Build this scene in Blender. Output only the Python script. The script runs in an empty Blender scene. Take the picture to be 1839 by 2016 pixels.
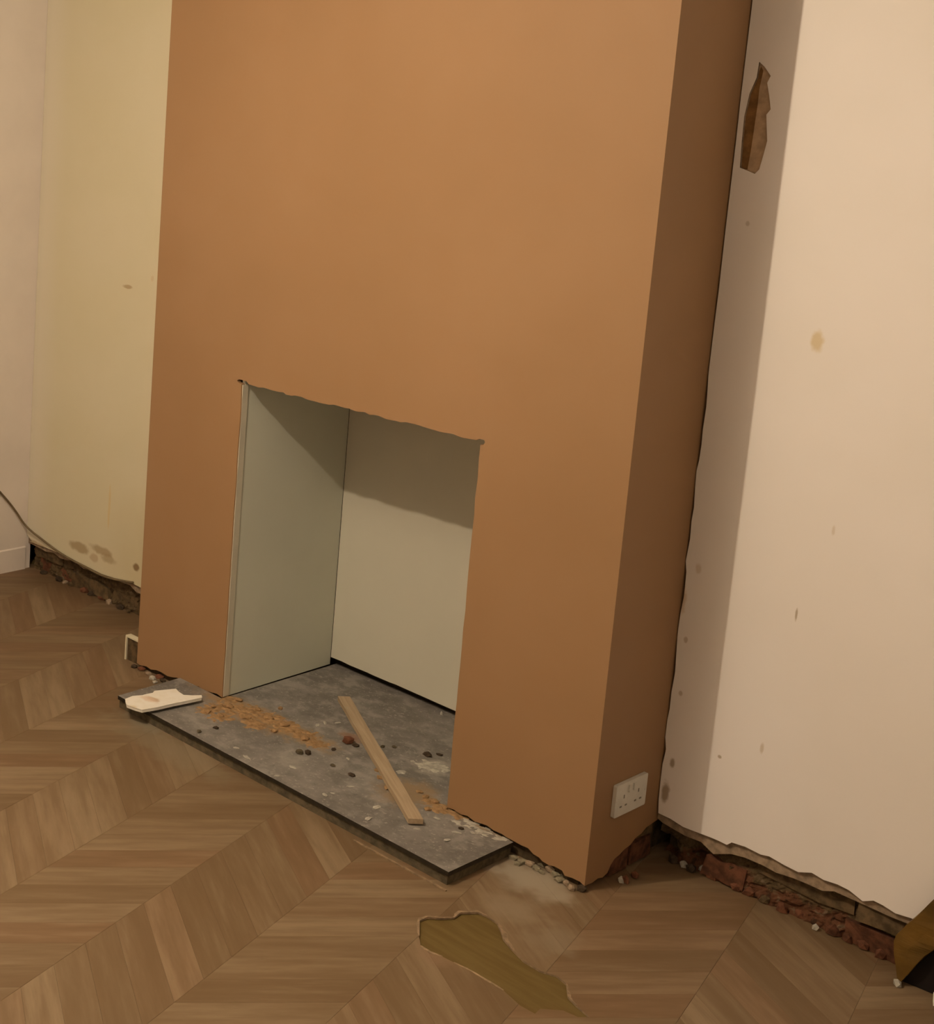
import bpy, bmesh, math, random
from mathutils import Vector, Matrix, noise
from mathutils.geometry import tessellate_polygon
random.seed(7)
SC = bpy.context.scene
C = SC.collection

# ---------------------------------------------------------------- camera (solved from the photo's lines)
S = 0.93
F_PX, PPX, PPY = 2785.75, -90.58, 652.54
YAW, PITCH, ROLL = 0.9552, -0.1618, 0.0301
CAM = Vector((1.7327, -3.198, 1.8977)) * S
fw = Vector((-math.sin(YAW)*math.cos(PITCH), math.cos(YAW)*math.cos(PITCH), math.sin(PITCH)))
rt = Vector((math.cos(YAW), math.sin(YAW), 0)); up = rt.cross(fw)
cr = rt*math.cos(ROLL) + up*math.sin(ROLL); cu = -rt*math.sin(ROLL) + up*math.cos(ROLL)
cam = bpy.data.cameras.new('camera'); camo = bpy.data.objects.new('camera', cam); C.objects.link(camo)
M = Matrix((cr, cu, -fw)).transposed().to_4x4(); M.translation = CAM
camo.matrix_world = M
cam.sensor_fit = 'HORIZONTAL'; cam.sensor_width = 36; cam.lens = F_PX/1839*36
cam.shift_x = (919.5-PPX)/1839; cam.shift_y = (PPY-1008)/1839
cam.clip_start = .05
SC.camera = camo

# ---------------------------------------------------------------- world, lamp, exposure
w = bpy.data.worlds.new('world'); SC.world = w; w.use_nodes = True
w.node_tree.nodes['Background'].inputs[0].default_value = (0, 0, 0, 1)
w.node_tree.nodes['Background'].inputs[1].default_value = 0
ld = bpy.data.lights.new('ceiling_bulb', 'POINT'); ld.energy = 90; ld.color = (1, .82, .60); ld.shadow_soft_size = .016
lo = bpy.data.objects.new('ceiling_bulb', ld); C.objects.link(lo); lo.location = (-.63, -1.64, 2.30)
SC.view_settings.view_transform = 'Standard'; SC.view_settings.look = 'None'
SC.view_settings.gamma = 1; SC.view_settings.use_curve_mapping = False
SC.view_settings.exposure = 0.0

# ---------------------------------------------------------------- dimensions (metres)
W, D = 1.530, .2866
XL, XR, H, DEP = -1.158, -.3755, .991, .4817
ZS, SY, SL, SR = .0359, -.2546, -1.334, -.186
ZB, LX, ZBASE = .1136, -2.477, .0137
RX, NY, CEIL = 1.85, -3.4, 2.42

def ray(u, v):
    return fw + cr*((u-PPX)/F_PX) - cu*((v-PPY)/F_PX)
def atz(u, v, z=0.0):
    d = ray(u, v); return CAM + d*((z-CAM.z)/d.z)
def aty(u, v, y):
    d = ray(u, v); return CAM + d*((y-CAM.y)/d.y)
def atx(u, v, x):
    d = ray(u, v); return CAM + d*((x-CAM.x)/d.x)
def pix(p):
    q = Vector(p)-CAM; z = q.dot(fw)
    return PPX+F_PX*q.dot(cr)/z, PPY-F_PX*q.dot(cu)/z
def zm(pts, x0, y0, s): return [(x0+a/s, y0+b/s) for a, b in pts]

# ---------------------------------------------------------------- materials
def srgb(r, g, b):
    f = lambda c: (c/255/12.92) if c/255 <= .04045 else ((c/255+.055)/1.055)**2.4
    return (f(r), f(g), f(b), 1)
def lin(r, g, b): return (r, g, b, 1)

class NT:
    def __init__(self, name):
        self.m = bpy.data.materials.new(name); self.m.use_nodes = True
        self.t = self.m.node_tree; self.n = self.t.nodes; self.b = self.n['Principled BSDF']
    def new(self, typ, **k):
        nd = self.n.new(typ)
        for a, b in k.items(): setattr(nd, a, b)
        return nd
    def link(self, a, b): self.t.links.new(a, b)
    def val(self, sock, v):
        if hasattr(v, 'is_linked') or isinstance(v, bpy.types.NodeSocket): self.link(v, sock)
        else: sock.default_value = v
    def math(self, op, a, b=0.0, c=None, clamp=False):
        nd = self.new('ShaderNodeMath', operation=op, use_clamp=clamp)
        self.val(nd.inputs[0], a); self.val(nd.inputs[1], b)
        if c is not None: self.val(nd.inputs[2], c)
        return nd.outputs[0]
    def vmath(self, op, a, b=None, out=0):
        nd = self.new('ShaderNodeVectorMath', operation=op)
        self.val(nd.inputs[0], a)
        if b is not None: self.val(nd.inputs[1], b)
        return nd.outputs[out]
    def mix(self, f, a, b):
        nd = self.new('ShaderNodeMix', data_type='RGBA')
        self.val(nd.inputs[0], f); self.val(nd.inputs[6], a); self.val(nd.inputs[7], b)
        return nd.outputs[2]
    def noise(self, vec, scale, detail=3, rough=.55, col=False):
        nd = self.new('ShaderNodeTexNoise')
        self.link(vec, nd.inputs['Vector']); nd.inputs['Scale'].default_value = scale
        nd.inputs['Detail'].default_value = detail; nd.inputs['Roughness'].default_value = rough
        return nd.outputs[1 if col else 0]
    def ramp(self, f, a, b):
        nd = self.new('ShaderNodeMapRange', interpolation_type='SMOOTHSTEP')
        self.val(nd.inputs[0], f); nd.inputs[1].default_value = a; nd.inputs[2].default_value = b
        return nd.outputs[0]
    def pos(self): return self.new('ShaderNodeNewGeometry').outputs['Position']
    def bump(self, hgt, strength=.3, dist=.002):
        nd = self.new('ShaderNodeBump'); nd.inputs['Strength'].default_value = strength
        nd.inputs['Distance'].default_value = dist; self.link(hgt, nd.inputs['Height'])
        self.link(nd.outputs[0], self.b.inputs['Normal'])
    def stain(self, col, P, c, r, color, amt=1.0, soft=.35, wob=.5, wscale=40):
        """a patch of another colour at a place c (metres), half sizes r"""
        q = self.vmath('SUBTRACT', P, tuple(c))
        q = self.vmath('DIVIDE', q, tuple(max(k, 1e-4) for k in r))
        ln = self.vmath('LENGTH', q, out=1)
        nz = self.noise(P, wscale, 2)
        ln = self.math('ADD', ln, self.math('MULTIPLY', self.math('SUBTRACT', nz, .5), wob*2))
        f = self.ramp(ln, 1.0, 1.0-soft)
        f = self.math('MULTIPLY', f, amt)
        return self.mix(f, col, color)
    def done(self, col, rough=.85, spec=.25):
        self.val(self.b.inputs['Base Color'], col); self.val(self.b.inputs['Roughness'], rough)
        self.b.inputs['Specular IOR Level'].default_value = spec
        return self.m

def simple(name, col, var=.25, scale=30, rough=.85, bump=.3, dist=.002, spec=.25, metal=0):
    t = NT(name); tc = t.new('ShaderNodeTexCoord').outputs['Object']
    n = t.noise(tc, scale, 4)
    c2 = tuple(max(0, k*(1-var)) for k in col[:3])+(1,); c3 = tuple(min(1, k*(1+var)) for k in col[:3])+(1,)
    t.bump(n, bump, dist); t.b.inputs['Metallic'].default_value = metal
    return t.done(t.mix(t.ramp(n, .25, .75), c2, c3), rough, spec)

MT = {}
def build_mats():
    # bare finishing plaster on the chimney breast
    t = NT('brown_plaster'); P = t.pos()
    n1 = t.noise(P, 1.6, 3); n2 = t.noise(P, 9, 4)
    c = t.mix(t.ramp(n1, .3, .7), lin(.266, .152, .071), lin(.292, .170, .084))
    c = t.mix(t.math('MULTIPLY', t.ramp(n2, .4, .75), .25), c, lin(.275, .150, .066))
    t.bump(n2, .08, .003)
    MT['plaster'] = t.done(c, .62, .3)
    # painted alcove walls (yellowed on one side, pinkish on the other)
    t = NT('wall_paint'); P = t.pos()
    n1 = t.noise(P, 2.0, 3); n2 = t.noise(P, 60, 3)
    c = t.mix(t.ramp(n1, .3, .7), lin(.76, .71, .66), lin(.80, .75, .715))
    def onw(u, v): return aty(u, v, D)
    for u, v, rx, rz, col, a in [
        (1609, 672, .018, .030, lin(.62, .50, .30), .85), (1568, 1210, .0035, .020, lin(.35, .27, .18), .8),
        (1500, 1474, .006, .018, lin(.5, .4, .28), .6), (1417, 1490, .006, .006, lin(.35, .27, .18), .8),
        (1641, 1045, .005, .014, lin(.55, .45, .32), .5), (1472, 440, .006, .008, lin(.4, .33, .25), .5),
        (1310, 1560, .012, .035, lin(.30, .22, .13), .85), (1324, 1502, .008, .016, lin(.30, .22, .13), .8),
        (1350, 1260, .006, .010, lin(.4, .3, .2), .6), (1340, 1365, .006, .008, lin(.4, .3, .2), .6),
        (1375, 1120, .010, .016, lin(.5, .38, .25), .5), (1344, 1180, .012, .05, lin(.48, .33, .18), .6)]:
        p = onw(u, v); c = t.stain(c, P, p, (rx, 1, rz), col, a, .6, .35, 60)
    t.bump(n2, .05, .001)
    MT['wall'] = t.done(c, .75, .25)
    t = NT('yellowed_wall_paint'); P = t.pos()
    n1 = t.noise(P, 3.0, 3); n2 = t.noise(P, 60, 3)
    c = t.mix(t.ramp(n1, .3, .7), lin(.62, .565, .395), lin(.64, .585, .425))
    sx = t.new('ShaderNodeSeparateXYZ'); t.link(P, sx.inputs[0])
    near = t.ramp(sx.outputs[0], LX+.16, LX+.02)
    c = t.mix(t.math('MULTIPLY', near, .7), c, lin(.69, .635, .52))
    c = t.stain(c, P, (-1.75, D, .25), (.35, 1, .32), lin(.53, .455, .27), .7, .9, .5, 4)
    for u, v, rx, rz, col, a in [(157, 1078, .070, .024, lin(.36, .27, .15), .85), (200, 1084, .075, .022, lin(.36, .27, .15), .8), (212, 1100, .05, .024, lin(.36, .27, .15), .7),
        (185, 1098, .03, .02, lin(.42, .29, .16), .6), (215, 1000, .008, .10, lin(.62, .47, .22), .6), (252, 565, .030, .009, lin(.40, .30, .17), .9), (300, 548, .01, .014, lin(.55, .42, .25), .5),
        (70, 1072, .10, .02, lin(.40, .28, .15), .7), (268, 1116, .022, .018, lin(.20, .12, .05), .9)]:
        p = onw(u, v); c = t.stain(c, P, p, (rx, 1, rz), col, a, .5, .35, 30)
    t.bump(n2, .05, .001)
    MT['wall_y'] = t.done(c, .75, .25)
    MT['wall_l'] = simple('pinkish_wall_paint', lin(.73, .66, .59), .05, 4, .75, .05)
    MT['ceil'] = simple('ceiling_paint', lin(.90, .89, .87), .02, 6, .8, .05)
    MT['skirt'] = simple('skirting_paint', lin(.73, .66, .59), .04, 8, .6, .05)
    MT['base'] = simple('grey_base_coat', lin(.27, .20, .135), .3, 60, .95, .6, .003)
    MT['chip'] = simple('chipped_brown_coat', lin(.42, .30, .19), .2, 50, .95, .5, .002)
    MT['chip_d'] = simple('chipped_dark_coat', lin(.22, .115, .04), .25, 50, .95, .5, .002)
    MT['core'] = simple('old_mortar', lin(.060, .040, .020), .5, 35, .95, .9, .006)
    MT['brick'] = simple('red_brick', lin(.095, .037, .018), .5, 45, .95, .8, .004)
    MT['brick_b'] = simple('brown_brick', lin(.092, .060, .029), .45, 45, .95, .8, .004)
    t = NT('broken_brick_mortar'); P = t.pos(); n1 = t.noise(P, 16, 3, .6); n2 = t.noise(P, 55, 4, .6); n3 = t.noise(P, 120, 3)
    sx = t.new('ShaderNodeSeparateXYZ'); t.link(P, sx.inputs[0])
    low_course = t.ramp(t.math('ADD', sx.outputs[2], t.math('MULTIPLY', t.math('SUBTRACT', n1, .5), .10)), .052, .036)
    right = t.ramp(sx.outputs[0], -1.0, -.5)
    c = t.mix(t.math('MULTIPLY', t.math('MULTIPLY', low_course, right), .85), lin(.088, .058, .028), lin(.105, .040, .020))
    c = t.mix(t.math('MULTIPLY', t.ramp(n2, .56, .70), .75), c, lin(.15, .108, .066))
    c = t.mix(t.math('MULTIPLY', t.ramp(n2, .46, .34), .8), c, lin(.028, .016, .009))
    t.bump(n3, .6, .003); MT['rough'] = t.done(c, .95, .15)
    MT['void'] = simple('void_shade', lin(.03, .022, .014), .4, 20, .95, .5)  # near-black colour stands in for shade in the gap below the back board
    MT['board'] = simple('cement_board', lin(.54, .515, .425), .03, 3, .7, .06)
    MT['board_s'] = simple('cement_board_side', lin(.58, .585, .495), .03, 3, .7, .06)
    MT['edge'] = simple('board_edge', lin(.54, .50, .40), .06, 10, .8, .1)
    # hearth
    t = NT('dusty_slate'); P = t.pos()
    n1 = t.noise(P, 6, 4); n2 = t.noise(P, 45, 5, .7); n3 = t.noise(P, 120, 2)
    c = t.mix(t.ramp(n1, .3, .7), lin(.132, .120, .106), lin(.195, .176, .155))
    c = t.mix(t.math('MULTIPLY', t.ramp(n2, .53, .72), .55), c, lin(.30, .285, .245))
    c = t.mix(t.math('MULTIPLY', t.ramp(n3, .60, .72), .5), c, lin(.38, .355, .30))
    c = t.mix(t.math('MULTIPLY', t.ramp(n2, .42, .30), .5), c, lin(.085, .080, .066))
    n4 = t.noise(P, 17, 3, .6); c = t.mix(t.math('MULTIPLY', t.ramp(n4, .48, .66), .6), c, lin(.27, .25, .22)); c = t.mix(t.math('MULTIPLY', t.ramp(n4, .45, .33), .4), c, lin(.10, .093, .075))
    def onh(u, v): return atz(u, v, ZS)
    for u, v, r, col, a in [(490, 1404, (.24, .085, 1), lin(.25, .165, .085), .85), (590, 1445, (.16, .06, 1), lin(.25, .17, .085), .85),
        (800, 1560, (.09, .11, 1), lin(.24, .165, .09), .85), (870, 1590, (.08, .03, 1), lin(.27, .175, .085), .7), (850, 1510, (.05, .06, 1), lin(.33, .31, .26), .7),
        (950, 1625, (.10, .03, 1), lin(.34, .25, .15), .6), (690, 1450, (.05, .03, 1), lin(.24, .12, .06), .6)]:
        c = t.stain(c, P, onh(u, v), r, col, a, .6, .5, 30)
    t.bump(n2, .4, .002)
    MT['slate'] = t.done(c, .8, .3)
    MT['slate_edge'] = simple('dark_slate_edge', lin(.022, .017, .010), .4, 60, .6, .4)
    MT['bed'] = simple('mortar_bed', lin(.088, .070, .042), .4, 50, .95, .8, .003)
    # floor planks
    t = NT('chevron_plank'); P = t.pos()
    uv = t.new('ShaderNodeUVMap', uv_map='grain').outputs[0]
    rnd = t.new('ShaderNodeObjectInfo').outputs['Random']
    tone = t.new('ShaderNodeAttribute', attribute_name='tone').outputs['Fac']
    r = t.math('FRACT', t.math('ADD', rnd, tone))
    off = t.new('ShaderNodeCombineXYZ'); t.link(t.math('MULTIPLY', r, 37.0), off.inputs[0]); t.link(t.math('MULTIPLY', r, 91.0), off.inputs[1])
    q = t.vmath('MULTIPLY', uv, (1.0, 9.0, 1.0)); q = t.vmath('ADD', q, off.outputs[0])
    g1 = t.noise(q, 3.2, 5, .6); g2 = t.noise(q, 14, 3, .6); g3 = t.noise(P, 2.2, 2)
    r2 = t.math('FRACT', t.math('MULTIPLY', r, 7.31))
    c = t.mix(r, lin(.138, .088, .044), lin(.215, .152, .089))
    c = t.mix(t.math('MULTIPLY', t.ramp(r2, .55, .9), .6), c, lin(.165, .092, .046))
    c = t.mix(t.math('MULTIPLY', t.ramp(g1, .62, .35), .55), c, lin(.112, .066, .028))
    c = t.mix(t.math('MULTIPLY', t.ramp(g1, .52, .75), .35), c, lin(.245, .182, .110))
    c = t.mix(t.math('MULTIPLY', t.ramp(g2, .55, .75), .2), c, lin(.110, .068, .030))
    for u, v, rr, col, a in [(1040, 1728, (.14, .10, 1), lin(.30, .255, .19), .9), (1090, 1755, (.07, .05, 1), lin(.28, .23, .165), .8), (1010, 1790, (.10, .08, 1), lin(.24, .185, .12), .7),
        (330, 1470, (.35, .10, 1), lin(.205, .165, .105), .55), (1090, 1850, (.07, .10, 1), lin(.23, .18, .12), .5), (860, 1880, (.07, .06, 1), lin(.215, .135, .08), .6),
        (290, 1425, (.14, .05, 1), lin(.21, .19, .135), .6), (330, 1345, (.1, .06, 1), lin(.17, .14, .09), .5)]:
        c = t.stain(c, P, atz(u, v, 0), rr, col, a, .8, .6, 18)
    t.bump(g1, .12, .001)
    MT['plank'] = t.done(c, t.math('ADD', .42, t.math('MULTIPLY', g3, .3)), .35)
    t = NT('brown_subfloor'); P = t.pos()
    mp = t.new('ShaderNodeMapping'); mp.inputs['Rotation'].default_value = (0, 0, math.radians(20)); mp.inputs['Scale'].default_value = (2, 14, 1)
    t.link(P, mp.inputs[0]); n1 = t.noise(mp.outputs[0], 3, 4)
    c = t.mix(t.ramp(n1, .3, .7), lin(.098, .062, .014), lin(.130, .088, .026)); t.bump(n1, .2, .001)
    MT['sub'] = t.done(c, .7, .3)
    MT['torn'] = simple('torn_plank_core', lin(.235, .165, .10), .3, 80, .9, .5)
    MT['white'] = simple('white_plaster', lin(.72, .68, .60), .08, 40, .85, .3)
    MT['batten'] = None
    t = NT('pale_pine'); tc = t.new('ShaderNodeTexCoord').outputs['Object']
    q = t.vmath('MULTIPLY', tc, (2.0, 40.0, 40.0)); n1 = t.noise(q, 3, 4); n2 = t.noise(tc, 18, 3)
    c = t.mix(t.ramp(n1, .3, .7), lin(.31, .225, .14), lin(.395, .30, .195)); c = t.mix(t.math('MULTIPLY', t.ramp(n2, .55, .8), .4), c, lin(.34, .31, .23))
    t.bump(n1, .2, .001); MT['batten'] = t.done(c, .75, .3)
    MT['plastic'] = simple('white_plastic', lin(.60, .58, .52), .05, 30, .4, .05, spec=.4)
    MT['cream'] = simple('cream_plastic', lin(.62, .57, .42), .08, 30, .45, .05, spec=.4)
    MT['dark'] = simple('dark_slot', lin(.20, .18, .14), .2, 30, .6, .05)
    MT['cable'] = simple('cable_sheath', lin(.15, .11, .06), .15, 30, .6, .05)
    MT['yellow'] = simple('yellow_sack', lin(.105, .055, .007), .35, 14, .55, .5, .006, spec=.35)
    MT['sack_shade'] = simple('sack_inside_shade', lin(.008, .005, .004), .3, 14, .9, .3)  # shade of the hollow sack mouth put into the colour
    MT['crumb_o'] = simple('plaster_crumb', lin(.27, .165, .078), .3, 60, .95, .5)
    MT['crumb_w'] = simple('pale_crumb', lin(.36, .335, .28), .25, 60, .95, .5)
    MT['crumb_d'] = simple('dark_crumb', lin(.05, .033, .02), .4, 60, .95, .5)
    MT['crumb_r'] = simple('brick_crumb', lin(.13, .05, .025), .4, 60, .95, .5)
    MT['crumb_g'] = simple('grey_mortar_crumb', lin(.20, .172, .115), .4, 60, .95, .5)
build_mats()

# ---------------------------------------------------------------- mesh helpers
def link(name, me, mats, parent=None):
    o = bpy.data.objects.new(name, me); C.objects.link(o)
    if not isinstance(mats, (list, tuple)): mats = [mats]
    if not me.materials:
        for m in mats: me.materials.append(MT[m] if isinstance(m, str) else m)
    if parent is not None:
        o.parent = parent
        o.matrix_parent_inverse = Matrix.Translation(-parent.location) if parent.type == 'EMPTY' and parent.rotation_euler.z == 0 else parent.matrix_basis.inverted()
    return o
def mesh(name, vs, fs, mats, parent=None, smooth=False, mi=None):
    me = bpy.data.meshes.new(name); me.from_pydata([tuple(v) for v in vs], [], fs); me.update()
    bm = bmesh.new(); bm.from_mesh(me); bmesh.ops.recalc_face_normals(bm, faces=bm.faces); bm.to_mesh(me); bm.free()
    if smooth:
        for p in me.polygons: p.use_smooth = True
    o = link(name, me, mats, parent)
    if mi:
        for p in me.polygons: p.material_index = mi(p)
    return o
def tag(o, label=None, cat=None, group=None, kind=None):
    if label: o['label'] = label
    if cat: o['category'] = cat
    if group: o['group'] = group
    if kind: o['kind'] = kind
    return o
def empty(name, loc):
    o = bpy.data.objects.new(name, None); C.objects.link(o); o.location = loc; o.empty_display_size = .05
    return o
def boxv(x0, x1, y0, y1, z0, z1):
    vs = [(x, y, z) for x in (x0, x1) for y in (y0, y1) for z in (z0, z1)]
    fs = [(0, 1, 3, 2), (4, 6, 7, 5), (0, 4, 5, 1), (2, 3, 7, 6), (0, 2, 6, 4), (1, 5, 7, 3)]
    return vs, fs
def box(name, x0, x1, y0, y1, z0, z1, mat, parent=None):
    vs, fs = boxv(x0, x1, y0, y1, z0, z1); return mesh(name, vs, fs, mat, parent)
def prism(name, loops, to3, a, b, mats, parent=None, mi=None):
    """loops of 2D points (first outer, rest holes); to3(p, t) -> 3D; extruded from t=a to t=b"""
    flat = [p for l in loops for p in l]
    tris = tessellate_polygon([[Vector((p[0], p[1], 0)) for p in l] for l in loops])
    n = len(flat); vs = [to3(p, a) for p in flat]+[to3(p, b) for p in flat]
    fs = [tuple(t) for t in tris]+[tuple(i+n for i in reversed(t)) for t in tris]
    k = 0
    for l in loops:
        m = len(l)
        for i in range(m):
            j = (i+1) % m; fs.append((k+i, k+j, n+k+j, n+k+i))
        k += m
    return mesh(name, vs, fs, mats, parent, mi=mi)
XZ = lambda p, t: (p[0], t, p[1])
YZ = lambda p, t: (t, p[0], p[1])
XY = lambda p, t: (p[0], p[1], t)
def ragged(p, q, n, amp, seed=0, ends=True):
    """points from p towards q (q not included), displaced sideways"""
    rr = random.Random(seed); p = Vector(p[:2]); q = Vector(q[:2]); d = (q-p); nr = Vector((-d.y, d.x)).normalized()
    out = []
    for i in range(n):
        t = i/n + (rr.uniform(-.3, .3)/n if i else 0)
        k = 0 if (i == 0 and ends) else rr.uniform(-amp, amp)
        v = p+d*t+nr*k; out.append((v.x, v.y))
    return out
def chunk(r, seed, flat=.6):
    """irregular angular lump, base at z=0"""
    rr = random.Random(seed); bm = bmesh.new(); bmesh.ops.create_icosphere(bm, subdivisions=1, radius=1)
    ax = (r*rr.uniform(.75, 1.25), r*rr.uniform(.75, 1.25), r*flat*rr.uniform(.8, 1.2))
    for v in bm.verts:
        k = rr.uniform(.72, 1.15); v.co = Vector((v.co.x*ax[0]*k, v.co.y*ax[1]*k, max(v.co.z, -.55)*ax[2]*k))
    zmin = min(v.co.z for v in bm.verts)
    for v in bm.verts: v.co.z -= zmin
    me = bpy.data.meshes.new('lump'); bm.to_mesh(me); bm.free(); return me
def brick_mesh(l, d, h, seed, amp=.004):
    rr = random.Random(seed); bm = bmesh.new(); bmesh.ops.create_cube(bm, size=1)
    bmesh.ops.subdivide_edges(bm, edges=[e for e in bm.edges if abs((e.verts[0].co-e.verts[1].co).x) > .5], cuts=2)
    for v in bm.verts:
        v.co = Vector((v.co.x*l, v.co.y*d, v.co.z*h))+Vector([rr.uniform(-amp, amp) for _ in range(3)])
    me = bpy.data.meshes.new('brick'); bm.to_mesh(me); bm.free(); return me

# ---------------------------------------------------------------- room shell
floor = box('floor', LX-.1, RX+.1, NY-.1, D+.3, -.10, -.0045, 'sub'); tag(floor, kind='structure')
ceil = box('ceiling', LX-.1, RX+.1, NY-.1, D+.3, CEIL, CEIL+.1, 'ceil'); tag(ceil, kind='structure')
wl = box('wall_left', LX-.1, LX, NY, D+.02, 0, CEIL, 'wall_l'); tag(wl, kind='structure')
wr = box('wall_right', RX, RX+.1, NY, D+.02, 0, CEIL, 'ceil'); tag(wr, kind='structure')
wn = box('wall_near', LX-.1, RX+.1, NY-.1, NY, 0, CEIL, 'wall_l'); tag(wn, kind='structure')
bl = prism('baseboard_left', [[(LX, 0), (LX+.006, 0), (LX+.006, .086), (LX+.003, .090), (LX, .090)]], lambda p, t: (p[0], t, p[1]), -3.5, D-.006, 'skirt'); tag(bl, kind='structure')

# back wall: brick core behind, grey base coat, painted plaster on top, ragged where the skirting was ripped off
PT, BT = .012, .014                      # thickness of paint plaster, of base coat
wb = box('wall_back', -W+.02, -W+.0201+.0, D+.06, D+.061, .2, .3, 'core')
bpy.data.objects.remove(wb)
wb = empty('wall_back', (0, D, 0)); tag(wb, kind='structure')
box('masonry', .0, RX, D+PT+BT+.06, D+.30, 0, CEIL, 'core', wb)
box('masonry', LX, -W, D+PT+BT+.06, D+.30, 0, CEIL, 'core', wb)
def prof(pts): return [(p.x, p.z) for p in (aty(u, v, D) for u, v in pts)]
low = prof([(1297, 1600), (1320, 1612), (1345, 1628), (1376, 1640)]+zm([(0, 415), (60, 440), (130, 475), (170, 455), (280, 490), (410, 555), (480, 570), (600, 640), (720, 700), (830, 705), (930, 765), (1040, 800), (1140, 850), (1250, 940), (1340, 935), (1420, 975), (1520, 1040), (1650, 1080)], 1400, 1550, 4.19))
low = [p for p in low if p[0] > .012]
xe, ze = low[-1]
low += ragged((xe+.03, ze), (RX, ZB), 24, .006, 3)
hole = prof(zm([(705, 350), (735, 378), (770, 430), (750, 470), (762, 545), (770, 620), (745, 650), (750, 800), (728, 880), (705, 960), (680, 985), (640, 968), (595, 950), (606, 800), (620, 660), (650, 530), (690, 440)], 1250, 0, 2.879))
slot = prof(zm([(708, 372), (722, 400), (700, 500), (690, 590), (668, 740), (650, 860), (632, 960), (590, 960), (600, 800), (612, 660), (645, 525)], 1250, 0, 2.879))
left_edge = list(reversed(ragged((.004, .15), (.0035, 1.2), 26, .0028, 5, False)+ragged((.003, 1.2), (.002, CEIL), 12, .0008, 6, False)))
prism('plaster', [[(.002, CEIL)]+left_edge+[(.006, ZB+.004)]+low+[(RX, ZB), (RX, CEIL)], hole], XZ, D, D+PT, ['wall', 'base'], wb,
      mi=lambda p: 0 if abs(p.normal.y) > .9 else 1)
lip = prof([(1300, 1622), (1345, 1648), (1376, 1660)]+zm([(0, 560), (150, 560), (260, 590), (400, 650), (520, 715), (660, 760), (780, 810), (900, 865), (1000, 870), (1100, 915), (1200, 960), (1300, 1005), (1450, 1075), (1600, 1135)], 1400, 1550, 4.19))
lip = [p for p in lip if p[0] > .004]
lip += ragged((lip[-1][0]+.03, lip[-1][1]), (RX, ZB-.022), 24, .006, 8)
prism('base_coat', [[(.001, CEIL), (.001, ZB-.015)]+lip+[(RX, ZB-.02), (RX, CEIL)]], XZ, D+PT-.002, D+PT+BT, 'base', wb)
hx = [p[0] for p in hole]; hz = [p[1] for p in hole]
hc = (sum(hx)/len(hx), sum(hz)/len(hz))
big_ = [(hc[0]+(x-hc[0])*1.12+(.006 if x > hc[0] else -.003), hc[1]+(z-hc[1])*1.05) for x, z in hole]
prism('chipped_undercoat', [big_, slot], XZ, D+.005, D+PT-.0045, 'chip', wb)
prism('chipped_scratch_coat', [big_], XZ, D+PT-.0044, D+PT-.0021, 'chip_d', wb)
# the alcove on the other side
lowl = prof([(58, 1066), (90, 1078), (130, 1095), (165, 1112), (200, 1130), (225, 1138), (250, 1144)])
lowl = [(LX+.035, lowl[0][1]+.004)]+lowl
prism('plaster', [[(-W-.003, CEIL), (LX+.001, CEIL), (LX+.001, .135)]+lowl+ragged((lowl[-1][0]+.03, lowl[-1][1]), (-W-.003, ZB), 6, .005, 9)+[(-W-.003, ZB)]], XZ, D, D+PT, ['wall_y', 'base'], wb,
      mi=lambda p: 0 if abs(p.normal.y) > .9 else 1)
prism('base_coat', [[(-W-.001, CEIL), (LX+.001, CEIL), (LX+.001, .10)]+ragged((LX+.02, .10), (-W-.001, .098), 22, .008, 10)+[(-W-.001, .098)]], XZ, D+PT-.002, D+PT+BT, 'base', wb)
PITS = [(p.x, p.z) for p in (aty(1303, 1664, D+.02), aty(1368, 1694, D+.02), aty(1300, 1676, D+.02))]
# rough broken mortar face between and behind the bricks
def rough_face(x0, x1, z1, y, seed):
    st = .0065; nx, nz = int((x1-x0)/st)+1, int(z1/st)+1
    vs, fs = [], []
    for i in range(nx+1):
        for j in range(nz+1):
            x, z = x0+(x1-x0)*i/nx, z1*j/nz
            n = noise.noise(Vector((x*22, z*38, seed)))*.55+noise.noise(Vector((x*70, z*80, seed+3)))*.35+noise.noise(Vector((x*150, z*150, seed+7)))*.2
            pit = sum(.05*math.exp(-(((x-px)/.022)**2+((z-pz)/.02)**2)) for px, pz in PITS)
            vs.append((x, y+.024-.019*n-.006*(1-z/z1)+pit, z))
    for i in range(nx):
        for j in range(nz):
            a = i*(nz+1)+j; fs.append((a, a+nz+1, a+nz+2, a+1))
    return mesh('mortar_face', vs, fs, 'rough', wb)
rough_face(.001, 1.3, ZB+.01, D+PT+.002, 1); rough_face(LX+.012, -W-.001, ZB+.005, D+PT+.004, 2)
# exposed bricks, one by one
def bricks(x0, x1, course, z, hgt, yface, seed, parent, skip=(), mats=('brick', 'brick_b')):
    rr = random.Random(seed); x = x0; k = 0
    while x < x1-.03:
        l = rr.choice((.205, .21, .215, .10)) if k else rr.uniform(.09, .20)
        l = min(l, x1-x)
        if k not in skip:
            me = brick_mesh(l-.010, .05, hgt, seed*50+k, .0065)
            me.materials.append(MT[mats[0] if rr.random() < .62 else mats[1]])
            o = link('brick', me, [], parent); o.location = Vector((x+l/2, yface+.025+rr.uniform(-.004, .012), z+hgt/2))
            o.matrix_parent_inverse = Matrix.Translation(-parent.location)
            o.rotation_euler = (rr.uniform(-.10, .10), rr.uniform(-.035, .035), rr.uniform(-.06, .06))
        x += l; k += 1
yf = D+PT+.004
bricks(.002, 1.30, 0, .004, .052, yf+.006, 21, wb, skip=(0, 2), mats=('brick', 'brick'))
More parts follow.
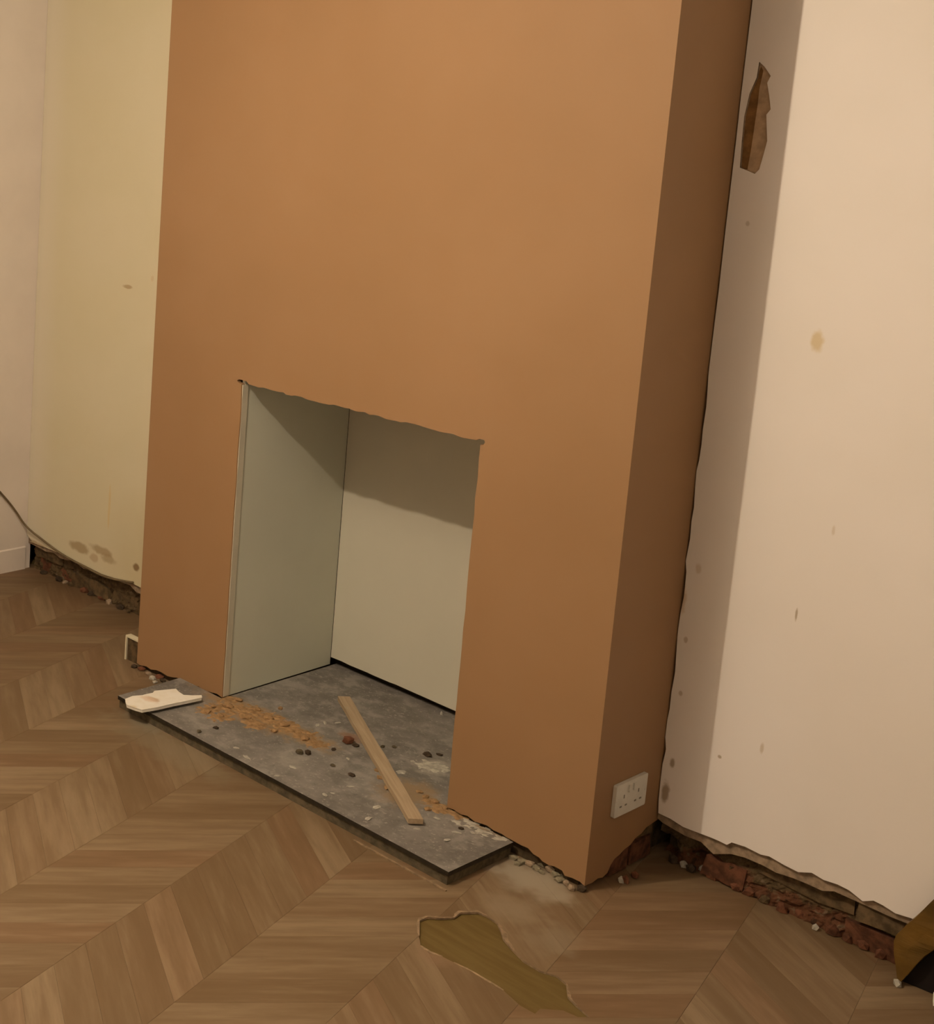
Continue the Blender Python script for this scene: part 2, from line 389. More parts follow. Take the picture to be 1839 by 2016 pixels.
bricks(.03, 1.30, 1, .064, .05, yf+BT-.006, 22, wb, skip=(0,), mats=('brick_b', 'brick_b'))
bricks(LX+.05, -W-.002, 0, .004, .050, yf+.010, 23, wb, skip=(3, 6), mats=('brick_b', 'brick'))
bricks(LX+.02, -W-.002, 1, .062, .042, yf+BT-.004, 24, wb, skip=(), mats=('brick_b', 'brick_b'))

# ---------------------------------------------------------------- chimney breast
cb = empty('chimney_breast', (-W/2, .1, 0))
tag(cb, 'bare brown plastered chimney breast with a square open fireplace recess', 'chimney breast')
FT = .014
bot_l = ragged((-W, ZBASE), (XL-.004, ZS+.004), 16, .004, 31)
top = [(XL-.002, H-.004), (XL-.014, H-.002), (XL-.020, H+.004), (XL-.012, H+.009), (XL+.016, H+.008), (XL+.026, H+.001)]
top += ragged((XL+.05, H), (XR-.03, H-.001), 42, .0024, 32)+[(XR-.012, H-.001), (XR-.004, H+.004), (XR+.009, H+.004), (XR+.012, H-.002), (XR+.008, H-.009), (XR, H-.010)]
bot_r = ragged((XR, ZS+.006), (SR, ZS+.004), 10, .004, 33)+ragged((SR+.004, ZS+.002), (0, ZBASE), 12, .006, 34)
outline = bot_l+[(XL, ZS+.002)]+[(XL+random.uniform(-.0012, .0012), ZS+(H-ZS)*i/20) for i in range(1, 20)]+top+[(XR+random.uniform(-.0012, .0012), H-(H-ZS)*i/20) for i in range(1, 20)]+bot_r+[(0, ZBASE), (0, CEIL), (-W, CEIL)]
prism('front_plaster', [outline], XZ, 0, FT, 'plaster', cb)
sd = [(FT, ZBASE)]+[(.03, .012), (.055, .016), (.075, .012), (.095, .018), (.105, .034), (.12, .046), (.14, .05), (.16, .058), (.185, .062), (.205, .074), (.23, .078), (.25, .088), (D+.02, .095)]+[(D+.02, CEIL), (FT, CEIL)]
prism('side_plaster', [sd], YZ, -FT, 0, 'plaster', cb)
prism('side_plaster', [[(FT, .02), (D+.02, .03), (D+.02, CEIL), (FT, CEIL)]], YZ, -W, -W+FT, 'plaster', cb)
# masonry behind the plaster
box('masonry_pier', -W+FT, XL-.05, FT, D+.3, 0, CEIL, 'core', cb)
box('masonry_pier', XR+.05, -FT-.010, FT, D+.3, 0, CEIL, 'core', cb)
box('masonry_lintel', XL-.05, XR+.05, FT, D+.3, H+.05, CEIL, 'core', cb)
box('masonry_back', XL-.05, XR+.05, DEP+.045, DEP+.10, 0, H+.05, 'void', cb)
for k, (y0, y1, z0, z1, m) in enumerate([(.100, .185, .004, .058, 'brick'), (.195, .284, .004, .060, 'brick'), (.17, .284, .068, .122, 'brick_b')]):
    me = brick_mesh(.05, y1-y0, z1-z0, 400+k, .004); me.materials.append(MT[m])
    o = link('brick', me, [], cb); o.matrix_parent_inverse = Matrix.Translation(-cb.location); o.location = (-.029, (y0+y1)/2, (z0+z1)/2)
# boards lining the recess
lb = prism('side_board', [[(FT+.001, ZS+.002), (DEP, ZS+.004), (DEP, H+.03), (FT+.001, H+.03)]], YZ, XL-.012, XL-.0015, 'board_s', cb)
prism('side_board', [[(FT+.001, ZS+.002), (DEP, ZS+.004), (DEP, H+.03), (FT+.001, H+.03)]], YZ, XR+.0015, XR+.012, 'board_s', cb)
prism('back_board', [ragged((XL+.0004, ZS+.028), (XR-.001, ZS+.024), 18, .0014, 40)+[(XR-.001, ZS+.024), (XR-.001, H+.03), (XL+.0004, H+.03)]], XZ, DEP, DEP+.012, 'board', cb)
box('top_board', XL-.012, XR+.012, FT+.001, DEP+.012, H+.031, H+.043, 'board', cb)
box('corner_bead', XL-.004, XL+.0015, .0035, FT+.012, ZS+.004, H-.006, 'edge', cb)

# ---------------------------------------------------------------- hearth
he = empty('hearth', ((SL+SR)/2, SY/2, 0))
tag(he, 'grey dusty slate hearth slab with a dark edge, set into the fireplace recess', 'hearth')
T = [(SL, SY), (SR, SY), (SR, -.0015), (XR-.0005, -.0015), (XR-.0005, DEP+.035), (XL+.0005, DEP+.035), (XL+.0005, -.0015), (SL, -.0015)]
prism('slab', [T], XY, ZS-.0115, ZS, ['slate', 'slate_edge'], he, mi=lambda p: 0 if p.normal.z > .9 else 1)
i_ = .004
T2 = [(SL+i_, SY+i_), (SR-i_, SY+i_), (SR-i_, -.003), (XR-i_, -.003), (XR-i_, DEP), (XL+i_, DEP), (XL+i_, -.003), (SL+i_, -.003)]
prism('mortar_bed', [T2], XY, 0, ZS-.0115, 'bed', he)

# ---------------------------------------------------------------- floor planks (chevron)
BETA = .2172; E1 = Vector((math.cos(BETA), math.sin(BETA))); E2 = Vector((-E1.y, E1.x))   # across the spines / along them
COL = .268*S; PIT = .1155*S; PEAK = -.747*S
ph = atz(166, 1856).to_2d().dot(E2)                      # a joint meets the ridge here
G = .00012
def plank_poly(ci, k):
    """column ci between two spines; even: rising towards the ridge"""
    a0 = PEAK+(ci-1)*COL; a1 = a0+COL
    up_ = (ci % 2 == 0)
    v0 = ph+k*PIT
    if ci % 2: # starts on the ridge, falls away
        pts = [(a0+G, v0+G), (a1-G, v0-COL+G), (a1-G, v0-COL+PIT-G), (a0+G, v0+PIT-G)]
    else:
        pts = [(a0+G, v0-COL+G), (a1-G, v0+G), (a1-G, v0+PIT-G), (a0+G, v0-COL+PIT-G)]
    return [E1*a+E2*b for a, b in pts]
torn_px = zm([(690, 500), (740, 478), (820, 484), (900, 480), (940, 450), (1050, 450), (1100, 470), (1160, 510), (1185, 560), (1200, 610), (1260, 680), (1320, 740), (1420, 800), (1520, 830), (1580, 880), (1590, 960), (1640, 1010), (1720, 1080), (1650, 1080), (1560, 1040), (1420, 1030), (1390, 1060), (1300, 1010), (1200, 920), (1120, 870), (1000, 800), (900, 750), (830, 715), (760, 690), (700, 650), (690, 590)], 600, 1650, 3.065)
torn = [atz(u, v, 0).to_2d() for u, v in torn_px]
cutter = prism('cutter', [[(p.x, p.y) for p in torn]], XY, -.02, .02, 'torn')
def inside(p, poly):
    c = False; n = len(poly)
    for i in range(n):
        a, b = poly[i], poly[(i+1) % n]
        if (a.y > p.y) != (b.y > p.y) and p.x < (b.x-a.x)*(p.y-a.y)/(b.y-a.y)+a.x: c = not c
    return c
def covered(p):
    x, y = p.x, p.y
    if y > D+.02 or x < LX-.02 or x > RX or y < NY: return True
    if -W+.02 < x < -.02 and y > .02: return True
    if SL+.02 < x < SR-.02 and y > SY+.02: return True
    return False
TH = .0042
def plank_mesh(poly, name='plank'):
    c = sum(poly, Vector((0, 0)))/len(poly); d = (poly[1]-poly[0]).normalized(); nrm = Vector((-d.y, d.x))
    n = len(poly); b = .0004
    vs = []
    for z, ins in ((-TH, 0), (-b, 0), (0, b*1.5)):
        for p in poly:
            q = p-(p-c).normalized()*ins; vs.append((q.x-c.x, q.y-c.y, z))
    fs = [tuple(reversed(range(n))), tuple(range(2*n, 3*n))]
    for l in (0, 1):
        for i in range(n): fs.append((l*n+i, l*n+(i+1) % n, (l+1)*n+(i+1) % n, (l+1)*n+i))
    return vs, fs, c, d, nrm
def add_uv(me, d, nrm, off=(0, 0)):
    uvl = me.uv_layers.new(name='grain')
    for lp in me.loops:
        co = me.vertices[lp.vertex_index].co; p = Vector((co.x, co.y)); uvl.data[lp.index].uv = (p.dot(d)+off[0], p.dot(nrm)+off[1])
cands = []
for ci in range(-13, 16):
    for k in range(-50, 40):
        poly = plank_poly(ci, k); c = sum(poly, Vector((0, 0)))/4
        smp = [c]+poly+[(poly[i]+poly[(i+1) % 4])/2 for i in range(4)]
        if all(covered(p) for p in smp): continue
        if (c-Vector((-.4, -.8))).length > 3.6: continue
        vis = any((-25 < u < 1864 and 1090 < v < 2045) for u, v in (pix((p.x, p.y, 0)) for p in smp)) and (Vector((c.x, c.y, 0))-CAM).dot(fw) > .3
        cands.append((not vis, (c-CAM.to_2d()).length, ci, k, poly))
cands.sort(key=lambda t: t[:4])
shared = {}
indiv = [t for t in cands if not t[0]][:298]; ids = {(t[2], t[3]) for t in indiv}
rest = [t for t in cands if (t[2], t[3]) not in ids]
dg = bpy.context.evaluated_depsgraph_get
tc_ = sum(torn, Vector((0, 0)))/len(torn)
for t in indiv:
    ci, k, poly = t[2:]
    par = ci % 2; key = par
    vs, fs, c, d, nrm = plank_mesh(poly)
    cut = any(inside(p, torn) for p in [poly[0]+(poly[1]-poly[0])*i/12+(poly[3]-poly[0])*j/5 for i in range(13) for j in range(6)]) or any(inside(p, poly) for p in torn)
    if cut or key not in shared:
        me = bpy.data.meshes.new('plank'); me.from_pydata(vs, [], fs); me.update(); add_uv(me, d, nrm); me.materials.append(MT['plank']); me.materials.append(MT['torn'])
        if not cut: shared[key] = me
    else: me = shared[key]
    o = bpy.data.objects.new('plank', me); C.objects.link(o); o.location = (c.x, c.y, 0)
    o.parent = floor
    if cut:
        bpy.context.view_layer.update()
        md = o.modifiers.new('cut', 'BOOLEAN'); md.object = cutter; md.operation = 'DIFFERENCE'; md.solver = 'EXACT'
        bpy.context.view_layer.update()
        me2 = bpy.data.meshes.new_from_object(o.evaluated_get(dg())); o.modifiers.clear()
        if len(me2.polygons) == 0: bpy.data.objects.remove(o); continue
        o.data = me2
bpy.data.objects.remove(cutter)
vs_, fs_, tn, uvs = [], [], [], []
rr = random.Random(99)
for t in rest:
    vs, fs, c, d, nrm = plank_mesh(t[4]); n0 = len(vs_); tv = rr.random()
    vs_ += [(v[0]+c.x, v[1]+c.y, v[2]) for v in vs]
    for f in fs:
        fs_.append(tuple(i+n0 for i in f)); tn.append(tv); uvs.append((c, d, nrm))
if vs_:
    me = bpy.data.meshes.new('far_planks'); me.from_pydata(vs_, [], fs_); me.update()
    at = me.attributes.new('tone', 'FLOAT', 'FACE'); at.data.foreach_set('value', tn)
    uvl = me.uv_layers.new(name='grain')
    for p in me.polygons:
        c, d, nrm = uvs[p.index]
        for li in p.loop_indices:
            co = me.vertices[me.loops[li].vertex_index].co; q = Vector((co.x, co.y))-c; uvl.data[li].uv = (q.dot(d), q.dot(nrm))
    o = link('planks_beyond', me, 'plank', floor); o.matrix_parent_inverse = Matrix.Identity(4); tag(o, kind='stuff')
# pale torn lips around the hole in the planks
def lipstrip(i0, i1, wd, seed):
    rr = random.Random(seed); pts = []
    n = len(torn)
    idx = [i % n for i in range(i0, i1+1)]
    fine = []
    for a, b in zip(idx[:-1], idx[1:]):
        for s in range(4): fine.append(torn[a].lerp(torn[b], s/4))
    fine.append(torn[idx[-1]])
    vs, fs = [], []; m = len(fine)
    for i, p in enumerate(fine):
        d = (fine[min(i+1, m-1)]-fine[max(i-1, 0)]).normalized(); nr = Vector((d.y, -d.x))
        if (p+nr*.003-tc_).length < (p-tc_).length: nr = -nr
        f = math.sin(math.pi*min(max((i+.6)/(m+.2), 0), 1))**.5
        wo = wd*f*rr.uniform(.5, 1.3); z = .0012*f*rr.uniform(.6, 1.6)
        a = p-nr*.001; b = p+nr*wo
        vs += [(a.x, a.y, -.003), (a.x, a.y, z+.0006), (b.x, b.y, .0002+z*.4), (b.x, b.y, -.001)]
    for i in range(m-1):
        for j in range(4): fs.append((i*4+j, i*4+(j+1) % 4, i*4+4+(j+1) % 4, i*4+4+j))
    fs += [(0, 1, 2, 3), ((m-1)*4+3, (m-1)*4+2, (m-1)*4+1, (m-1)*4)]
    mesh('torn_edge', vs, fs, 'torn', floor)
lipstrip(-1, 3, .007, 1); lipstrip(3, 6, .008, 2); lipstrip(7, 10, .010, 3); lipstrip(14, 16, .005, 4); lipstrip(23, 26, .003, 5); lipstrip(27, 29, .005, 6)
# pale cut edge of the flooring in front of the hearth
a, b = atz(712, 1649).to_2d(), atz(897, 1741).to_2d()
yy = SY-.018
tr = box('trim_1', a.x, SR+.012, yy-.005, yy, .0002, .0035, 'torn'); tag(tr, kind='structure')

# ---------------------------------------------------------------- wooden batten across the hearth
def on(u, v, z): return atz(u, v, z)
p0 = on(677, 1371, ZS+.0145); p1 = on(819, 1612, ZS+.019)
ax = (p1-p0); L = ax.length; ang = math.atan2(ax.y, ax.x); tilt = -math.asin(ax.z/L)
bm = bmesh.new(); n = 16; wd, th = .036, .0135
rr = random.Random(5)
rings = []
for i in range(n+1):
    x = L*i/n
    k = [rr.uniform(-.0009, .0009) for _ in range(4)]
    rings.append([bm.verts.new((x, -wd/2+k[0], -th)), bm.verts.new((x, wd/2+k[1], -th)), bm.verts.new((x, wd/2+k[1], k[3]*.6)), bm.verts.new((x, -wd/2+k[0], k[2]*.6))])
for i in range(n):
    for j in range(4): bm.faces.new((rings[i][j], rings[i][(j+1) % 4], rings[i+1][(j+1) % 4], rings[i+1][j]))
bm.faces.new(rings[0]); bm.faces.new(list(reversed(rings[-1])))
bmesh.ops.recalc_face_normals(bm, faces=bm.faces)
me = bpy.data.meshes.new('wooden_batten'); bm.to_mesh(me); bm.free()
ba = link('wooden_batten', me, 'batten'); ba.location = p0; ba.rotation_euler = (0, tilt, ang)
tag(ba, 'narrow pale wooden batten lying across the dusty hearth slab', 'batten')

# ---------------------------------------------------------------- broken white board scrap on the hearth end
zt = ZS+.019
sc = [(247, 1376), (262, 1370), (281, 1368.5), (290, 1366), (301, 1364), (304.5, 1360), (325, 1358), (346, 1356), (352, 1362), (361, 1368), (378, 1369), (396, 1368.5), (397, 1373), (370, 1379), (340, 1385), (310, 1392), (280, 1397), (266, 1393), (250, 1387)]
poly = [on(u, v, zt) for u, v in sc]
so = empty('board_scrap', (poly[0].x, poly[0].y, ZS))
tag(so, 'broken white plaster scrap with a brown stain lying on the hearth corner', 'plaster scrap')
t = NT('stained_white_board'); P = t.pos()
c = t.mix(t.ramp(t.noise(P, 30, 3), .3, .7), lin(.74, .70, .60), lin(.80, .77, .70))
for u, v, r, col, a in [(303, 1377, (.03, .018, 1), lin(.50, .34, .20), .8), (292, 1377, (.04, .022, 1), lin(.66, .50, .37), .7), (262, 1391, (.02, .012, 1), lin(.6, .5, .33), .6)]:
    c = t.stain(c, P, on(u, v, zt), r, col, a, .7, .5, 40)
MT['scrap'] = t.done(c, .85, .2)
prism('gypsum_core', [[(p.x, p.y) for p in poly]], XY, ZS+.0095, zt-.001, 'white', so)
cc = sum(poly, Vector())/len(poly)
prism('paper_face', [[(cc.x+(p.x-cc.x)*1.012, cc.y+(p.y-cc.y)*1.012) for p in poly]], XY, zt-.001, zt, 'scrap', so)
me = chunk(.014, 77, .5); o = link('supporting_lump', me, 'crumb_g', so); o.matrix_parent_inverse = Matrix.Translation(-so.location)
o.location = (cc.x, cc.y, ZS)

# ---------------------------------------------------------------- twin socket on the breast's side
so_y0, so_y1, so_z0, so_z1 = .0783, .2119, .1627, .2427
sk = empty('wall_socket', (0, (so_y0+so_y1)/2, so_z0))
tag(sk, 'white twin plug socket low on the shaded side of the chimney breast', 'socket')
def rbox_yz(name, y0, y1, z0, z1, x0, x1, mat, parent, r=.004):
    pts = []
    for cy, cz, a0 in ((y1-r, z1-r, 0), (y0+r, z1-r, 90), (y0+r, z0+r, 180), (y1-r, z0+r, 270)):
        for s in range(4):
            a = math.radians(a0+s*30); pts.append((cy+r*math.cos(a), cz+r*math.sin(a)))
    return prism(name, [pts], YZ, x0, x1, mat, parent)
fp = rbox_yz('faceplate', so_y0, so_y1, so_z0, so_z1, .0005, .009, 'plastic', sk)
ym = (so_y0+so_y1)/2
for s in (-1, 1):
    yc = ym+s*.031
    rbox_yz('rocker_switch', ym+s*.010-.006, ym+s*.010+.006, so_z1-.026, so_z1-.008, .009, .0125, 'plastic', fp, .002)
    for dy, dz, hw, hh in ((0, .002, .0022, .0045), (-.011, -.021, .0045, .002), (.011, -.021, .0045, .002)):
        box('pin_slot', .0088, .0093, yc+dy-hw, yc+dy+hw, (so_z0+so_z1)/2+dz-hh+.004, (so_z0+so_z1)/2+dz+hh+.004, 'dark', fp)
for s in (-1, 1):
    rbox_yz('screw_cap', ym+s*.060-.0025, ym+s*.060+.0025, (so_z0+so_z1)/2-.0025, (so_z0+so_z1)/2+.0025, .009, .0096, 'plastic', fp, .002)

# ---------------------------------------------------------------- small open plastic box by the far corner of the breast
yb0 = .012
q0 = aty(247.5, 1250, yb0); q1 = aty(249.5, 1306, yb0)
x0 = q0.x; zt_ = q0.z
pb = empty('surface_box', ((x0-W)/2, .03, 0))
tag(pb, 'small cream plastic back box standing on the floor against the chimney breast corner', 'back box')
tw = .0055
box('side_wall', x0, x0+tw, yb0, yb0+.022, 0, zt_, 'cream', pb)
box('top_wall', x0+tw, -W-.001, yb0, yb0+.022, zt_-.005, zt_, 'cream', pb)
box('back_panel', x0+tw, -W-.001, yb0+.006, yb0+.022, 0, zt_-.005, 'brick_b', pb)  # brown colour stands in for the shade inside the open box

# ---------------------------------------------------------------- cable
pts = [atx(u, v, LX+.012) for u, v in [(-140, 820), (-60, 905), (0, 968), (30, 1004)]]
pts += [Vector((LX+.03, D-.03, 0))]
pts[-1].z = aty(62, 1040, D-.02).z
pts += [aty(u, v, D-.006) for u, v in [(88, 1066), (112, 1085), (140, 1102), (170, 1117), (200, 1134), (235, 1143), (262, 1147)]]
cv = bpy.data.curves.new('cable', 'CURVE'); cv.dimensions = '3D'; cv.bevel_depth = .0042; cv.bevel_resolution = 2; cv.use_fill_caps = True
sp = cv.splines.new('NURBS'); sp.points.add(len(pts)-1); sp.order_u = 3; sp.use_endpoint_u = True
for p, q in zip(sp.points, pts): p.co = (q.x, q.y, q.z, 1)
co = bpy.data.objects.new('cable', cv); C.objects.link(co); bpy.context.view_layer.update()
me = bpy.data.meshes.new_from_object(co.evaluated_get(dg())); bpy.data.objects.remove(co)
for p in me.polygons: p.use_smooth = True
me.materials.clear()
co = link('cable', me, 'cable'); tag(co, 'thin brown cable sagging along the alcove wall above the exposed bricks', 'cable')

# ---------------------------------------------------------------- yellow sack by the back wall
base = atz(1771, 1934, 0)
ys = empty('yellow_sack', (base.x+.05, base.y, 0))
tag(ys, 'crumpled yellow sack with a dark open mouth on the floor by the bare bricks', 'sack')
SA = math.radians(6); sdir = Vector((math.cos(SA), math.sin(SA), 0)); snrm = Vector((-sdir.y, sdir.x, 0))
def onsack(u, v, off=0.0):
    d = ray(u, v); o = base+snrm*off; k = (o-CAM).dot(snrm)/d.dot(snrm); p = CAM+d*k
    return ((p-base).dot(sdir), max(p.z, .0006))
def sackpt(p, t): return base+sdir*p[0]+snrm*t+Vector((0, 0, p[1]))
def crumple(poly, n=3):
    out = []
    for a, b in zip(poly, poly[1:]+poly[:1]):
        for k in range(n): out.append((a[0]+(b[0]-a[0])*k/n, a[1]+(b[1]-a[1])*k/n))
    return out
flap = [onsack(u, v) for u, v in [(1763, 1850), (1768, 1837), (1778, 1829), (1786, 1820), (1800, 1808), (1839, 1770), (1870, 1740), (1905, 1718), (1930, 1725), (1930, 1800), (1870, 1843), (1839, 1868), (1822, 1880), (1810, 1892), (1800, 1902), (1790, 1914), (1779, 1926), (1771, 1933), (1767, 1905), (1763, 1875)]]
o = prism('flap', [crumple(flap, 2)], sackpt, -.010, .008, 'yellow', ys)
bm = bmesh.new(); bm.from_mesh(o.data)
bmesh.ops.subdivide_edges(bm, edges=bm.edges[:], cuts=1)
for v in bm.verts:
    v.co += snrm*(.004*noise.noise(v.co*28))+Vector((0, 0, .003*noise.noise(v.co*33+Vector((3, 1, 2)))))
    v.co.z = max(v.co.z, .0004)
bm.to_mesh(o.data); bm.free()
inn = [onsack(u, v, .012) for u, v in [(1778, 1932), (1800, 1906), (1830, 1880), (1870, 1846), (1925, 1800)]]
xw = inn[-1][0]
prism('lining', [[(inn[0][0]-.004, .0005)]+inn+[(xw, .0005)]], sackpt, .009, .040, 'sack_shade', ys)  # solid block blackened to stand for the shade under the flap
back = [onsack(u, v, .04) for u, v in [(1775, 1850), (1790, 1826), (1839, 1782), (1905, 1735)]]
prism('back_panel', [[(back[0][0], .0005)]+back+[(xw, back[-1][1]), (xw, .0005)]], sackpt, .041, .050, 'yellow', ys)
p = atz(1783, 1925, .012)
me = chunk(.011, 55, .9); o = link('torn_corner', me, 'crumb_w', ys); o.matrix_parent_inverse = Matrix.Translation(-ys.location); o.location = (p.x-.006, p.y-.022, 0.0); o.rotation_euler = (0, 0, .5)
p = atz(1840, 1975, 0)
me = chunk(.016, 56, 1.6); o = link('plaster_flake', me, 'white'); o.location = (p.x+.006, p.y, .0); o.scale = (.6, .8, 1)
tag(o, 'white plaster flake standing on the floor in front of the yellow sack', 'plaster flake')

# ---------------------------------------------------------------- crumbs and rubble
def crumb(name, u, v, z, rpx, mat, label, cat, group, seed, flat=.6):
    p = atz(u, v, z); dist = (p-CAM).dot(fw); r = rpx*dist/F_PX
    me = chunk(r, seed, flat); o = link(name, me, mat); o.location = (p.x, p.y, z); o.rotation_euler.z = random.uniform(0, 6.28)
    return tag(o, label, cat, group)
HZ = ZS+.0002
LOOK = {'crumb_w': 'pale mortar crumb', 'crumb_r': 'red brick fragment', 'brick': 'red brick fragment', 'brick_b': 'brown brick fragment', 'crumb_d': 'dark sooty crumb', 'base': 'grey plaster crumb'}
big = [(686, 1462, 13, 'crumb_r', 'dark red brick chunk on the hearth beside the wooden batten', 'brick chunk'),
       (606, 1484, 8, 'crumb_d', 'small black crumb on the hearth next to a brown one', 'crumb'),
       (590, 1483, 9, 'bed', 'small brown crumb on the hearth next to a black one', 'crumb')]
for i, (u, v, r, m, l, c) in enumerate(big): crumb('brick_chunk' if i == 0 else 'crumb', u, v, HZ, r, m, l, c, None, 600+i, .7)
gd = 'dark crumbs on the hearth'
for i, (u, v, r) in enumerate([(655, 1508, 7), (692, 1527, 8), (842, 1487, 10), (776, 1471, 7), (908, 1632, 7), (425, 1434, 6), (392, 1441, 7), (700, 1468, 8), (657, 1476, 6), (753, 1471, 6), (865, 1487, 6)]):
    crumb('crumb', u, v, HZ, r, 'crumb_d' if i % 3 else 'bed', 'small dark crumb of masonry lying loose on the dusty hearth', 'crumb', gd, 620+i, .45)
gw = 'pale flakes on the hearth'
for i, (u, v, r) in enumerate([(640, 1566, 9), (742, 1590, 9), (690, 1549, 7), (486, 1492, 8), (576, 1511, 7), (545, 1528, 6), (725, 1612, 8), (465, 1473, 8), (640, 1424, 8), (625, 1428, 7), (664, 1424, 7), (900, 1640, 8), (860, 1612, 9), (930, 1640, 7), (870, 1405, 8), (685, 1494, 7), (812, 1500, 7), (790, 1520, 9), (655, 1562, 6), (880, 1655, 7), (820, 1632, 6)]):
    crumb('plaster_flake', u, v, HZ, r, 'crumb_w', 'pale thin plaster flake lying on the grey hearth slab', 'plaster flake', gw, 660+i, .22).scale = (1.25, .6, 1)
go = 'brown plaster lumps on the hearth'
for i, (u, v, r) in enumerate([(408, 1403, 11), (434, 1410, 9), (482, 1412, 11), (552, 1396, 8), (450, 1392, 12), (528, 1414, 13), (560, 1428, 12), (508, 1398, 9), (540, 1440, 9), (600, 1455, 12), (470, 1380, 9), (585, 1442, 9), (748, 1532, 9), (742, 1518, 7), (762, 1552, 8), (855, 1580, 11), (838, 1570, 8), (875, 1592, 9), (842, 1594, 8), (826, 1560, 7), (420, 1392, 8), (495, 1420, 7), (620, 1462, 8)]):
    crumb('plaster_lump', u, v, HZ, r, 'crumb_o', 'brown plaster lump in the crumbly spill along the recess opening', 'plaster lump', go, 700+i, .42)
gr = 'grey mortar rubble at the breast base'
for i, (u, v, r) in enumerate((u-10, v+13, r) for u, v, r in [(1022, 1678, 9), (1038, 1686, 10), (1052, 1690, 11), (1066, 1698, 9), (1080, 1690, 12), (1092, 1703, 12), (1104, 1712, 9), (1112, 1722, 10), (1124, 1730, 9), (1075, 1706, 8), (1100, 1696, 9), (1135, 1738, 9), (1030, 1690, 7), (1117, 1711, 8)]):
    crumb('mortar_lump', u, v, .0003, r, ('crumb_g', 'crumb_g', 'base')[i % 3], 'grey mortar rubble lump on the floor between hearth end and breast corner', 'rubble', gr, 760+i, .75)
crumb('mortar_lump', 1146, 1754, .0003, 12, 'crumb_d', 'dark rubble lump right under the corner edge of the chimney breast', 'rubble', None, 781, .7)
gl = 'rubble beside the plastic box'
for i, (u, v, r, m) in enumerate((u-4, v+6, r, m) for u, v, r, m in [(283, 1313, 9, 'crumb_r'), (296, 1322, 8, 'base'), (304, 1330, 8, 'crumb_w'), (318, 1328, 9, 'crumb_r'), (324, 1336, 8, 'crumb_d'), (310, 1338, 7, 'crumb_w'), (268, 1308, 7, 'crumb_d')]):
    crumb('mortar_lump', u, v, .0003, r, m, LOOK[m]+' at the breast foot between plastic box and white scrap', 'fragment', gl+' - '+LOOK[m], 790+i, .6)
gb = 'broken brick along the bare wall base'
for i, (u, v, r, m) in enumerate([(1383, 1716, 9, 'crumb_w'), (1400, 1728, 12, 'crumb_r'), (1425, 1735, 12, 'crumb_r'), (1450, 1752, 12, 'crumb_r'), (1475, 1762, 13, 'crumb_r'), (1345, 1706, 9, 'crumb_w'), (1505, 1778, 11, 'brick_b'), (1540, 1795, 12, 'crumb_r'), (1575, 1806, 12, 'crumb_r'), (1605, 1830, 8, 'crumb_w'), (1640, 1840, 14, 'brick'), (1668, 1852, 13, 'brick'), (1700, 1868, 12, 'crumb_r'), (1735, 1885, 13, 'crumb_r'), (1325, 1698, 10, 'crumb_d'), (1360, 1716, 9, 'crumb_d'), (1232, 1738, 8, 'crumb_r'), (1222, 1736, 7, 'crumb_w'), (1250, 1728, 8, 'crumb_r')]):
    crumb('brick_fragment', u, v, .0003, r, m, LOOK[m]+' lying along the stripped wall base by the yellow sack', 'fragment', gb+' - '+LOOK[m], 820+i, 1.1)
ga = 'crumbled brick along the cable wall base'
for i, (u, v, r, m) in enumerate([(85, 1130, 8, 'crumb_d'), (115, 1143, 9, 'crumb_d'), (140, 1153, 8, 'brick_b'), (165, 1166, 9, 'crumb_r'), (180, 1172, 8, 'crumb_d'), (200, 1180, 8, 'crumb_r'), (215, 1188, 8, 'base'), (236, 1198, 9, 'crumb_d'), (252, 1206, 7, 'brick_b'), (128, 1148, 7, 'base')]):
    crumb('brick_fragment', u, v, .0003, r, m, LOOK[m]+' on the floor below the sagging cable', 'fragment', ga+' - '+LOOK[m], 850+i, .7)

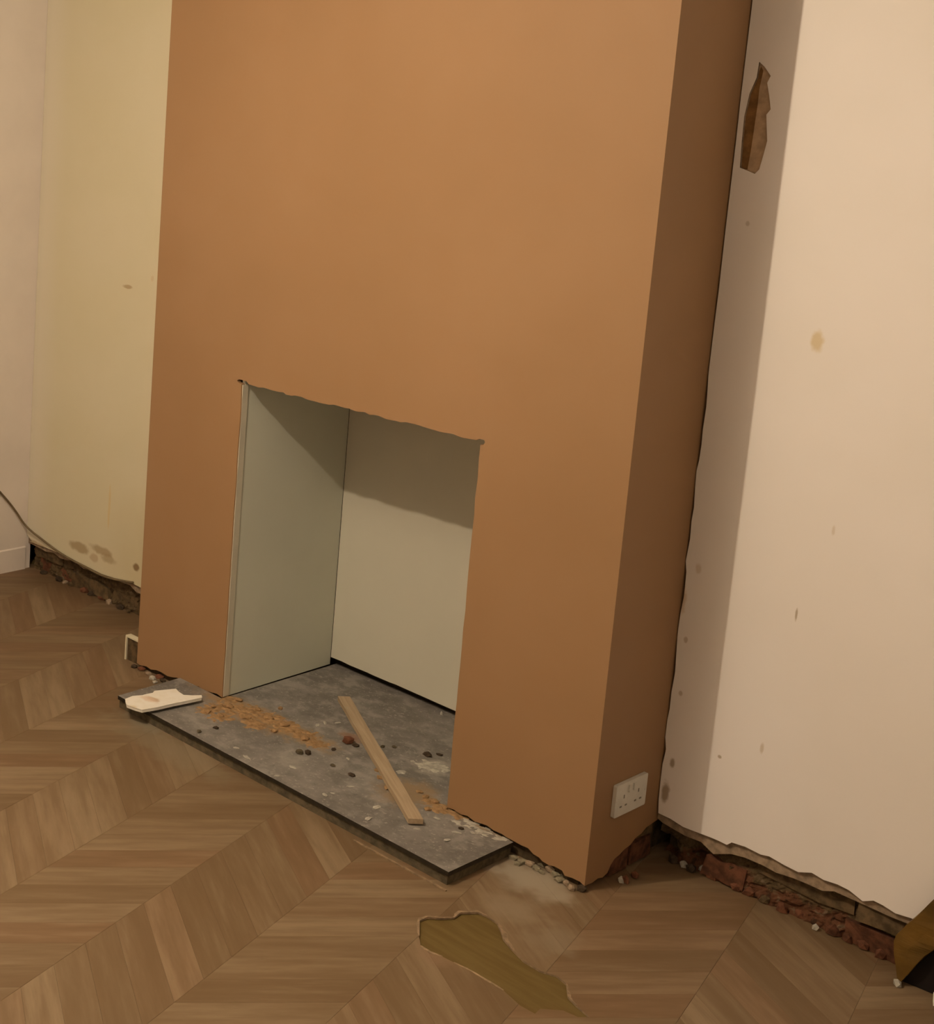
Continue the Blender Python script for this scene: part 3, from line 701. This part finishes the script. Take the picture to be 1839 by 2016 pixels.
# crumbly spill: thousands of grains, one low mass each
def spill(name, blobs, z, mat, label, cat, seed, hmax=.006, step=.005):
    pts = [(atz(u, v, z), r) for u, v, r in blobs]
    x0 = min(p.x-r for p, r in pts); x1 = max(p.x+r for p, r in pts); y0 = min(p.y-r for p, r in pts); y1 = max(p.y+r for p, r in pts)
    nx, ny = int((x1-x0)/step)+2, int((y1-y0)/step)+2
    hs = {}
    for i in range(nx):
        for j in range(ny):
            x, y = x0+i*step, y0+j*step
            f = max(1-((x-p.x)**2+(y-p.y)**2)/r**2 for p, r in pts)
            n = noise.noise(Vector((x*70, y*70, seed)))*.55+noise.noise(Vector((x*190, y*190, seed+5)))*.4
            hgt = hmax*(f*.75+n*1.25-.30)
            hs[i, j] = (x, y, z-.0006+min(hgt, hmax*1.2))
    vs, fs, ix = [], [], {}
    def vi(i, j):
        if (i, j) not in ix: ix[i, j] = len(vs); q = hs[i, j]; vs.append((q[0], q[1], max(q[2], z-.0006)))
        return ix[i, j]
    for i in range(nx-1):
        for j in range(ny-1):
            if max(hs[a][2] for a in ((i, j), (i+1, j), (i+1, j+1), (i, j+1))) > z: fs.append((vi(i, j), vi(i+1, j), vi(i+1, j+1), vi(i, j+1)))
    o = mesh(name, vs, fs, mat); tag(o, label, cat, kind='stuff'); return o
spill('plaster_debris', [(415, 1400, .05), (450, 1393, .06), (490, 1402, .06), (530, 1415, .06), (565, 1430, .055), (600, 1448, .05), (625, 1465, .04), (455, 1378, .035), (500, 1425, .05), (435, 1412, .045)], ZS, 'crumb_o', 'spill of crumbly brown plaster along the recess opening', 'plaster debris', 1)
spill('plaster_debris', [(848, 1578, .026), (868, 1592, .036), (900, 1606, .03)], ZS, 'crumb_o', 'brown plaster crumbs spilled between batten end and recess corner', 'plaster debris', 2)
spill('plaster_dust', [(845, 1508, .045), (870, 1512, .03), (790, 1520, .018)], ZS, 'crumb_w', 'pale plaster dust heap beside the recess edge', 'plaster dust', 3, .005)
spill('plaster_dust', [(955, 1640, .03), (925, 1622, .028), (900, 1620, .02), (985, 1652, .02)], ZS, 'crumb_w', 'thin pale plaster dust along the breast foot', 'plaster dust', 4, .0035)
